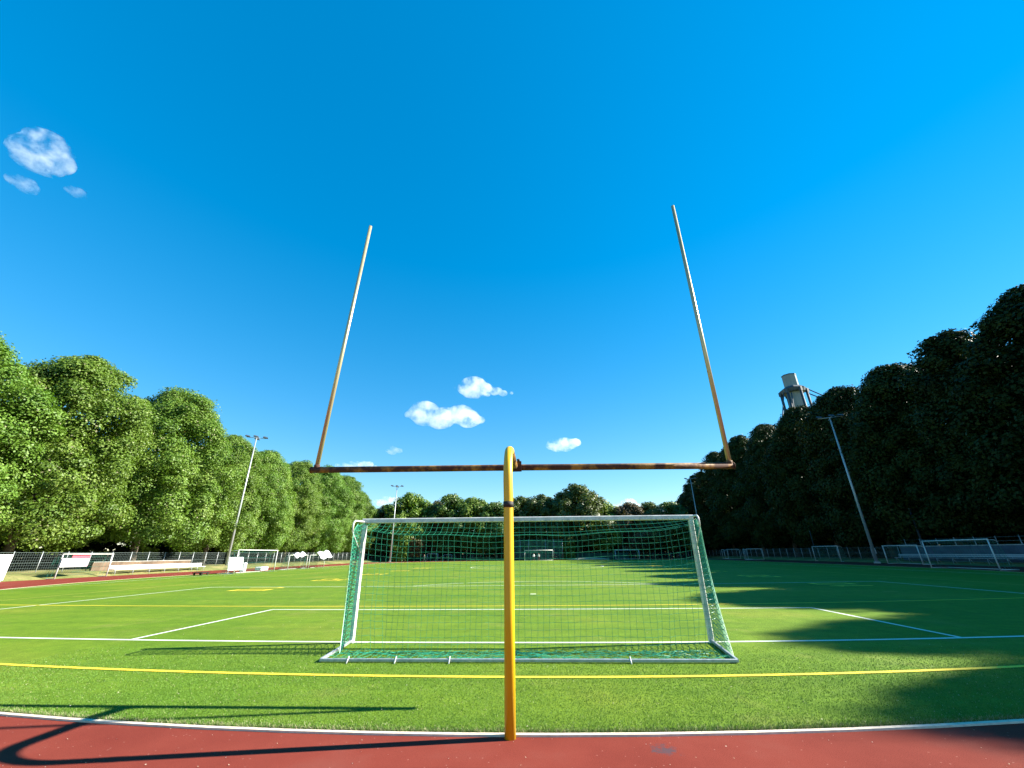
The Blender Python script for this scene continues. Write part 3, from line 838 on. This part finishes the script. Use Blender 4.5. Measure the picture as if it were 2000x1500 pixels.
def cross_goal(label, xc, y, wd, h, group=None, r=.06, net=True, mt='alu'):
    t = simple_goal(label, xc, -wd / 2, wd / 2, h, 1.8, -1, group=group, r=r, cell=.5, netted=net, matl=mt)
    t.location = (xc, y, 0); t.rotation_euler = (0, 0, R(-90))
    return t
gg = 'goals at the far end of the pitch'
cross_goal('far white goal with two people in white shirts before it', 0.1, 114.5, 7.32, 2.44, gg, .09)
cross_goal('far goal in the shade right of the two people', 24.3, 122, 6.4, 2.3, gg, .09)
cross_goal('far small goal to the right of the walking person', -30.2, 124, 3.0, 1.9, gg, .06)
cross_goal('far pale small goal left of the yellow post beside the grass mound', -26.2, 126, 2.4, 1.6, gg, .05)

# things leaning on or hung over the goals
t = thing('banner', 'white and red banner stretched across the left half of a goal', 'banner', (-44.88, 40.6, 0))
MB().box((0, -1.55, 1.02), (.02, -.25, 1.78)).build('white_half', M['white'], t)
MB().box((0, -.25, 1.02), (.02, .95, 1.78)).build('pink_half', M['pink'], t)
MB().box((-.03, -.70, 1.80), (-.01, .98, 2.02)).build('red_strip', M['red'], t)
t = thing('white_board', 'large white board at the left edge in front of the fence', 'board', (-45.1, 33.3, 0))
MB().box((-.03, -2.3, .12), (.03, 1.9, 2.12)).build('panel', M['white'], t)
for yy in (-2.2, 0, 1.8): MB().box((-.10, yy - .04, 0), (-.03, yy + .04, 2.1)).build('support', M['steel'], t)
t = thing('leaning_board', 'white panel leaning inside the larger goal', 'board', (-34.2, 48.4, 0))
M_ = Matrix.Rotation(R(-8), 4, 'Y')
MB().box((-.03, -1.25, .35), (.03, 1.15, 1.75), M_).build('sheet', M['white'], t)
for yy in (-1.1, 1.0): MB().box((-.09, yy - .03, -.02), (-.03, yy + .03, 1.72), M_).build('foot', M['steel'], t)
def draped(label, x, y, wy, z, drop, seed):
    V, F = [], []; n = 14; r = random.Random(seed)
    for i in range(n + 1):
        for k_ in range(9):
            u, v_ = i / n, k_ / 8
            V.append((x - .5 + 1.2 * v_ + .05 * math.sin(u * 9 + seed), y - wy / 2 + wy * u, z - drop * abs(v_ - .35) ** 1.3 * 1.6 + .10 * math.sin(u * 11 + v_ * 4 + seed) + .3 * u))
    for i in range(n):
        for k_ in range(8): F.append((i*9+k_, (i+1)*9+k_, (i+1)*9+k_+1, i*9+k_+1))
    o = MB().add(V, F, True).build('tarpaulin', M['tarp'])
    md = o.modifiers.new('thick', 'SOLIDIFY'); md.thickness = .02
    return tag(o, label, 'tarpaulin')
draped('smaller white tarpaulin draped over a green netted goal', -34.7, 61.5, 2.6, 1.98, .5, 1)
draped('larger white tarpaulin hanging over the farther green netted goal', -34.5, 68.6, 3.6, 2.25, 1.1, 4)
for lab, x, y, s in (('white mat bundle on the track behind the larger goal', -36.3, 56.3, (.8, 2.2, .5)), ('pale mat beside the goal with the white panel', -35.6, 51.6, (.5, .7, 1.1)),
                     ('dark low trolley on the track edge beside the floodlight mast', -35.2, 44.6, (.9, 1.6, .35))):
    t = thing('mat' if 'mat' in lab and 'trolley' not in lab else 'trolley', lab, 'mat' if 'trolley' not in lab else 'trolley', (x, y, 0), .2)
    if 'trolley' in lab:
        MB().box((-s[0]/2, -s[1]/2, .22), (s[0]/2, s[1]/2, .30)).build('deck', M['black'], t)
        for yy in (-.55, .55):
            for xx in (-.35, .35): MB().tube([(xx - .04, yy, .13), (xx + .04, yy, .13)], .13, 12).build('wheel', M['black'], t)
        MB().tube([(0, -.8, .3), (0, -1.0, .75), (0, -.9, .8)], .02, 6).build('handle', M['steel'], t)
    else:
        bx_ = MB().box((-s[0]/2, -s[1]/2, .02), (s[0]/2, s[1]/2, s[2])).build('pad', M['tarp'], t)
        bv = bx_.modifiers.new('b', 'BEVEL'); bv.width = .08; bv.segments = 2
        MB().box((-s[0]/2 - .01, -s[1]/2 - .01, .0), (s[0]/2 + .01, s[1]/2 + .01, .10)).build('base', M['red'], t)

# ------------------------------------------------------------------ walls, benches, fences
def terrace(x, s, y0, y1, wallmat, seatmat, labw, labb, hw, seat_z, gapx):
    """retaining wall with a bench in front; s=+1: wall on the right side of the pitch"""
    wl_ = thing('retaining_wall', labw, 'wall', (x, (y0 + y1) / 2, 0))
    hl = (y1 - y0) / 2
    n = int((y1 - y0) / 2.4)
    for i in range(n):
        a = -hl + (y1 - y0) * i / n; b = -hl + (y1 - y0) * (i + 1) / n
        MB().box((-.10, a + .012, 0), (.10, b - .012, hw)).build('wall_panel', wallmat, wl_)
    MB().box((-.14, -hl, hw), (.14, hl, hw + .07)).build('coping', M['concrete'], wl_)
    bn = thing('bench', labb, 'bench', (x - s * gapx, (y0 + y1) / 2, 0))
    for k_ in range(3):
        MB().box((-.30 + .21 * k_, -hl + .2, seat_z - .04), (-.12 + .21 * k_, hl - .2, seat_z)).build('seat_plank', seatmat, bn)
    for k_ in range(2):
        MB().box((s * .36 - .02, -hl + .2, seat_z + .10 + .17 * k_), (s * .36 + .02, hl - .2, seat_z + .24 + .17 * k_)).build('back_plank', seatmat, bn)
    nb = int((y1 - y0) / 2.0)
    for i in range(nb + 1):
        yy = -hl + .4 + (y1 - y0 - .8) * i / nb
        MB().tube([(-s * .26, yy, 0), (-s * .26, yy, seat_z - .06), (s * .34, yy, seat_z - .06), (s * .36, yy, seat_z + .42)], .025, 6).build('bracket', M['steel'], bn)
        MB().tube([(-s * .24, yy, seat_z - .06), (s * .30, yy + .0, .02)], .02, 6).build('brace', M['steel'], bn)

terrace(-48.3, -1, 45.2, 58.6, M['brownwall'], M['white'], 'brown weathered wall behind the long white bench', 'long white bench at the edge of the track', 1.35, .60, 2.3)
terrace(49.6, 1, 36.0, 63.0, M['shadewall'], M['steel'], 'long grey wall in the shade behind the right bench', 'long bench with bracket legs along the shaded wall', 2.0, .72, 1.1)

def fence(label, x, y0, y1, z, h, sp, rails, mesh=True, axis='y'):
    t = thing('fence', label, 'fence', (x, y0, z) if axis == 'y' else (y0, x, z), 0 if axis == 'y' else R(-90))
    n = int((y1 - y0) / sp)
    me = None
    for i in range(n + 1):
        if me is None:
            o = MB().tube([(0, 0, -.2), (0, 0, h + .08)], .04, 6).build('fence_post', M['steel'], t); me = o
        else:
            o = me.copy(); COL.objects.link(o); o.parent = t
        o.location = (0, sp * i, 0)
    L_ = y1 - y0
    for rz in rails:
        MB().tube([(0, 0, rz), (0, L_, rz)], .022, 6).build('rail', M['fencewire'], t)
    if mesh:
        mb = MB(); st = .20; k_ = 0.0
        while k_ < L_:
            mb.box((-.004, k_, .05), (.004, k_ + .012, h - .02)); k_ += st
        for q in range(1, 8): mb.box((-.004, 0, h * q / 8), (.004, L_, h * q / 8 + .012))
        o = mb.build('wire_mesh', M['fencewire'], t); o['kind'] = 'stuff'
    return t
fence('grey wire fence with round posts along the left bank', -49.2, 24, 132, .45, 1.9, 2.4, (.95, 1.88))
fence('grey railing on top of the shaded right wall', 50.3, 34.0, 63.5, .9, 2.0, 2.4, (1.2, 1.55, 1.95), False)
fence('low wire fence at the foot of the dark right trees', 50.0, 64.0, 140, .35, 1.7, 2.5, (.9, 1.68))
f_ = fence('low green wire fence across the far end', 129.0, -62, 46, 0, 1.7, 2.5, (1.68,), True, 'x')
f_.rotation_euler = (0, 0, R(-90)); f_.location = (-62, 129, 0)
# green windbreak sheets on part of the far fence
for lab, x0, x1, h, y in (('green windbreak sheet on the far fence right of the tall ball net', 8.0, 26.0, 1.65, 128.7), ('green windbreak sheet on the far fence left of the walking person', -50.0, -32.0, 1.5, 128.7)):
    o = MB().box((x0, y - .01, .1), (x1, y + .01, h)).build('windbreak_sheet', M['greensheet']); tag(o, lab, 'windbreak')
# tall ball net behind the far goal
t = thing('ball_net', 'tall green ball net on posts behind the far goal', 'ball net', (-.3, 121, 0))
for x in np.linspace(-7, 7, 7):
    MB().tube([(x, 0, 0), (x, 0, 5.3)], .06, 6).build('net_post', M['steel'], t)
L_ = [[(x, 0, .05), (x, 0, 5.2)] for x in np.arange(-7, 7.01, .12)] + [[(-7, 0, z), (7, 0, z)] for z in np.arange(.05, 5.25, .12)]
o = cords(L_, .016).build('net', M['netdark'], t); o['kind'] = 'stuff'

# ------------------------------------------------------------------ floodlight masts
def mast(label, x, y, H, heads, rz, group='floodlight masts around the pitch'):
    t = thing('floodlight_mast', label, 'floodlight', (x, y, 0), rz, group)
    MB().tube([(0, 0, -.1), (0, 0, H * .5), (0, 0, H)], [.20, .15, .09], 12).build('pole', M['steel'], t)
    MB().box((-.30, -.30, 0), (.30, .30, .22)).build('base', M['concrete'], t)
    MB().box((.12, -.12, 1.2), (.24, .12, 1.9)).build('switch_box', M['steel'], t)
    MB().tube([(-1.5, 0, H), (1.5, 0, H)], .05, 8).build('cross_arm', M['steel'], t)
    MB().tube([(0, -1.0, H - .15), (0, 1.0, H - .15)], .05, 8).build('cross_arm', M['steel'], t)
    spots = [(-1.35, 0, 0), (1.35, 0, 0), (0, -.9, -.15), (0, .9, -.15)][:heads]
    for (px, py, pz) in spots:
        Mx = Matrix.Translation((px, py, H + .10 + pz)) @ Matrix.Rotation(R(12), 4, 'Y')
        h_ = MB().add([Mx @ Vector(p) for p in ((-.42, -.34, 0), (.42, -.34, 0), (.42, .34, 0), (-.42, .34, 0), (-.30, -.24, .2), (.30, -.24, .2), (.30, .24, .2), (-.30, .24, .2))],
                      [(0, 3, 2, 1), (4, 5, 6, 7), (0, 1, 5, 4), (1, 2, 6, 5), (2, 3, 7, 6), (3, 0, 4, 7)]).build('lamp_head', M['lampdark'], t)
    return t
mast('floodlight mast with four dark lamp heads among the left chestnut trees', -48.8, 66.6, 21.0, 4, .5)
mast('far floodlight mast standing left of the bright yellow green tree', -38.8, 113.5, 19.4, 4, .3)
mast('floodlight mast in front of the dark right trees', 45.4, 62.3, 20.5, 3, -.4)
mast('thin far floodlight mast beside the end of the dark right row', 46.6, 127.0, 22.0, 2, -.4)
# small poles and leaning post in the shade
for lab, x, y, h, r_ in (('tall thin pole at the left edge of the bent goal frame', 48.3, 79.6, 4.6, .05), ('dark post rising above the shaded fence right of the mast', 51.0, 61.0, 6.6, .14)):
    t = thing('pole', lab, 'pole', (x, y, .2))
    MB().tube([(0, 0, 0), (0, 0, h)], [r_, r_ * .8], 8).build('shaft', M['towerdark'], t)
    MB().tube([(0, 0, h), (0, 0, h + .06)], r_ * 1.2, 8).build('cap', M['steel'], t)

# ------------------------------------------------------------------ tower above the trees
t = thing('tower', 'concrete tower with dark steel collar, struts and stay cables above the trees', 'tower', (99.2, 150, 0), R(20))
MB().tube([(0, 0, 0), (0, 0, 57)], [3.0, 2.45], 8, smooth=False).build('shaft', M['towerconc'], t)
MB().tube([(0, 0, 59.3), (0, 0, 64.0)], [2.4, 2.4], 8, smooth=False).build('tower_head', M['towerconc'], t)
MB().tube([(0, 0, 64.0), (0, 0, 64.35)], [2.5, 2.5], 8, smooth=False).build('top_slab', M['towerdark'], t)
MB().tube([(0, 0, 57.0), (0, 0, 58.2), (0, 0, 59.3)], [4.1, 4.5, 2.9], 8, smooth=False).build('collar', M['towerdark'], t)
for i in range(6):
    a = 6.28 * i / 6 + .2
    MB().tube([(4.1 * math.cos(a), 4.1 * math.sin(a), 57.6), (4.5 * math.cos(a), 4.5 * math.sin(a), 20)], .48, 6).build('strut', M['towerdark'], t)
    MB().box((-.45, -.45, -.8), (.45, .45, .8), Matrix.Translation((4.25 * math.cos(a), 4.25 * math.sin(a), 57.2))).build('strut_shoe', M['towerdark'], t)
ct, stt = math.cos(-R(20)), math.sin(-R(20))
def loc(dx, dy, z): return (dx * ct - dy * stt, dx * stt + dy * ct, z)
for a, b in (((4.0, -1, 58.6), (60, -8, 20)), ((4.3, -1.4, 56.2), (60, -9, 22)), ((-4.2, -1, 57.0), (-14, -4, 30)), ((-3.0, -3.4, 56.0), (-9, -8, 30))):
    MB().tube([loc(*a), loc(*b)], .22, 5).build('stay_cable', M['towerdark'], t)

# ------------------------------------------------------------------ far end: sand, mound, mats, people
sheet('path', [(-60, 124.6), (-20, 125.4), (-20, 127.4), (-60, 126.8)], 0.02, M['sand'])
def mound(name, x0, x1, y, hgt, dep, m):
    V, F = [], []; nx, ny = 24, 8
    for i in range(nx + 1):
        for k_ in range(ny + 1):
            u, v_ = i / nx, k_ / ny
            V.append((x0 + (x1 - x0) * u, y + dep * (v_ - .5), hgt * math.sin(math.pi * u) ** .7 * math.sin(math.pi * v_)))
    for i in range(nx):
        for k_ in range(ny): F.append((i*(ny+1)+k_, (i+1)*(ny+1)+k_, (i+1)*(ny+1)+k_+1, i*(ny+1)+k_+1))
    o = MB().add(V, F, True).build(name, m); o['kind'] = 'structure'
mound('grass_mound', -26, -8, 127, .9, 5, M['rough'])
mound('sand_mound', 8, 20, 124.5, .55, 4, M['sand'])

def person(label, loc_, rz, top, bottom, shoes, hgt=1.75, stride=.22):
    """one continuous body grown from a skeleton"""
    t = thing('person', label, 'person', loc_, rz)
    k_ = hgt / 1.75
    J = {'pelvis': (0, 0, .93), 'chest': (0, .02, 1.25), 'neck': (0, .02, 1.46), 'head': (0, .05, 1.58), 'crown': (0, .05, 1.72),
         'ls': (-.18, .02, 1.40), 'le': (-.25, -.06, 1.13), 'lh': (-.24, .06, .90), 'rs': (.18, .02, 1.40), 're': (.25, .04, 1.13), 'rh': (.23, .18, .93),
         'lp': (-.09, 0, .90), 'lk': (-.10, stride * .7, .50), 'la': (-.10, stride * .6, .09), 'lt': (-.10, stride * .6 + .15, .04),
         'rp': (.09, 0, .90), 'rk': (.10, -stride * .1, .50), 'ra': (.10, -stride * 1.2, .12), 'rt': (.10, -stride * 1.2 + .14, .05)}
    rad = {'pelvis': .15, 'chest': .16, 'neck': .06, 'head': .10, 'crown': .085, 'ls': .07, 'le': .05, 'lh': .04, 'rs': .07, 're': .05, 'rh': .04,
           'lp': .10, 'lk': .065, 'la': .045, 'lt': .04, 'rp': .10, 'rk': .065, 'ra': .045, 'rt': .04}
    E = [('pelvis', 'chest'), ('chest', 'neck'), ('neck', 'head'), ('head', 'crown'), ('chest', 'ls'), ('ls', 'le'), ('le', 'lh'), ('chest', 'rs'), ('rs', 're'), ('re', 'rh'),
         ('pelvis', 'lp'), ('lp', 'lk'), ('lk', 'la'), ('la', 'lt'), ('pelvis', 'rp'), ('rp', 'rk'), ('rk', 'ra'), ('ra', 'rt')]
    names = list(J); me = bpy.data.meshes.new('body')
    me.from_pydata([tuple(c * k_ for c in J[n_]) for n_ in names], [(names.index(a), names.index(b)) for a, b in E], [])
    o = link(bpy.data.objects.new('body', me), t)
    sk = o.modifiers.new('skin', 'SKIN'); sk.use_smooth_shade = True
    for i, n_ in enumerate(names):
        me.skin_vertices[0].data[i].radius = (rad[n_] * k_,) * 2
    me.skin_vertices[0].data[0].use_root = True
    sb = o.modifiers.new('sub', 'SUBSURF'); sb.levels = sb.render_levels = 1
    m, nt, b = mat('clothes_' + str(len(bpy.data.materials)))
    v = objco(nt); sx = nt.nodes.new('ShaderNodeSeparateXYZ'); nt.links.new(v, sx.inputs[0])
    dv = N(nt, 'ShaderNodeMath', operation='DIVIDE'); dv.inputs[1].default_value = 2.0 * k_; nt.links.new(sx.outputs[2], dv.inputs[0])
    rp_ = nt.nodes.new('ShaderNodeValToRGB'); cr = rp_.color_ramp; cr.interpolation = 'CONSTANT'
    cr.elements[0].position = 0; cr.elements[0].color = (*shoes, 1); cr.elements[1].position = .06; cr.elements[1].color = (*bottom, 1)
    for p_, c_ in ((.48, top), (.725, (.45, .25, .17)), (.83, (.05, .03, .02))):
        e = cr.elements.new(p_); e.color = (*c_, 1)
    nt.links.new(dv.outputs[0], rp_.inputs[0]); nt.links.new(rp_.outputs[0], b.inputs['Base Color']); b.inputs['Roughness'].default_value = .8
    me.materials.append(m)
    return t
person('person in dark clothes and white shoes walking at the left far edge of the pitch', (-28.4, 108.3, .02), R(70), (.02, .02, .025), (.02, .02, .03), (.7, .7, .65), 1.8, .3)
person('left one of two people in white shirts in front of the far goal', (-1.2, 112.6, .02), R(200), (.8, .8, .8), (.03, .03, .04), (.4, .2, .15), 1.75, .2)
person('right one of two people in white shirts in front of the far goal', (0.1, 112.2, .02), R(140), (.8, .8, .8), (.12, .04, .04), (.4, .2, .15), 1.75, .15)

# ------------------------------------------------------------------ clouds: real vapour, far off
def cloud_mat(name, dens, scale, thr, wide=.3):
    m = bpy.data.materials.new(name); m.use_nodes = True; nt = m.node_tree; nt.nodes.clear()
    out = nt.nodes.new('ShaderNodeOutputMaterial'); pv = nt.nodes.new('ShaderNodeVolumePrincipled')
    pv.inputs['Color'].default_value = (1, 1, 1, 1); pv.inputs['Anisotropy'].default_value = 0.2
    v = nt.nodes.new('ShaderNodeTexCoord').outputs['Object']
    n = N(nt, 'ShaderNodeTexNoise', Scale=scale, Detail=8.0, Roughness=.62); nt.links.new(v, n.inputs['Vector'])
    mr = N(nt, 'ShaderNodeMapRange'); mr.inputs[1].default_value = thr; mr.inputs[2].default_value = thr + wide; mr.inputs[3].default_value = 0; mr.inputs[4].default_value = dens
    nt.links.new(n.outputs[0], mr.inputs[0]); nt.links.new(mr.outputs[0], pv.inputs['Density'])
    nt.links.new(pv.outputs[0], out.inputs['Volume'])
    return m
CM1 = cloud_mat('cloud_vapour', .017, .015, .45)
CM2 = cloud_mat('thin_cloud_vapour', .0075, .012, .47, .28)

def cloud(label, px, py, wpx, hpx, seed, m, flat=True, dist=2600.0):
    """px, py: bearing in the photograph's frame, turned into a direction and a real place far away"""
    d = (CR * ((px - 1000) / 791.194) + CU * ((750 - py) / 791.194) + CF)
    c = Vector((0, 0, 1.75)) + d * dist
    W, Hh = wpx / 791.194 * dist, hpx / 791.194 * dist
    r = random.Random(seed); bm = bmesh.new()
    n = 16
    for i in range(n):
        u = r.uniform(-1, 1)
        rad = Hh * .5 * (1 - .7 * abs(u) ** 1.5) * r.uniform(.55, 1.0)
        zz = r.uniform(-.25, .35) * Hh * (1 - abs(u)) if not flat else r.uniform(-.18, .28) * Hh * (1 - abs(u) * .8)
        bmesh.ops.create_icosphere(bm, subdivisions=2, radius=rad, matrix=Matrix.Translation((u * W * .42, r.uniform(-.25, .25) * W * .5, zz)) @ Matrix.Diagonal((1.35, 1.35, .85, 1)))
    me = bpy.data.meshes.new('cloud'); bm.to_mesh(me); bm.free(); me.materials.append(m)
    o = link(bpy.data.objects.new('cloud', me)); o.location = c; o.rotation_euler = (0, 0, math.atan2(-d.x, d.y))
    rm = o.modifiers.new('union', 'REMESH'); rm.mode = 'VOXEL'; rm.voxel_size = max(W, Hh) / 60
    return tag(o, label, 'cloud', 'small white clouds in the blue sky')
cloud('largest flat white cloud left above the yellow post', 868, 818, 165, 62, 1, CM1)
cloud('small peaked white cloud above the largest one', 924, 760, 84, 40, 2, CM1)
cloud('flat little cloud right of the small peaked cloud', 972, 768, 66, 20, 12, CM1)
cloud('bright small white cloud right of the yellow post', 1097, 869, 85, 34, 3, CM1)
cloud('ragged thin cloud high at the left edge', 84, 308, 50, 84, 4, CM2, False)
cloud('thin cloud wisp below the ragged cloud at the left edge', 44, 358, 44, 32, 5, CM2, False)
cloud('faint wisp right of and below the ragged left cloud', 148, 376, 36, 18, 14, CM2, False)
cloud('tiny cloud puff left of the largest cloud, above the crossbar', 770, 881, 34, 18, 6, CM1)
cloud('low cloud touching the left half of the crossbar', 700, 912, 100, 26, 7, CM1)
cloud('low white cloud in the gap of the far trees', 1222, 990, 90, 30, 8, CM1, True, 2900)
cloud('low cloud left of the far floodlight mast', 760, 980, 70, 26, 9, CM1, True, 2900)
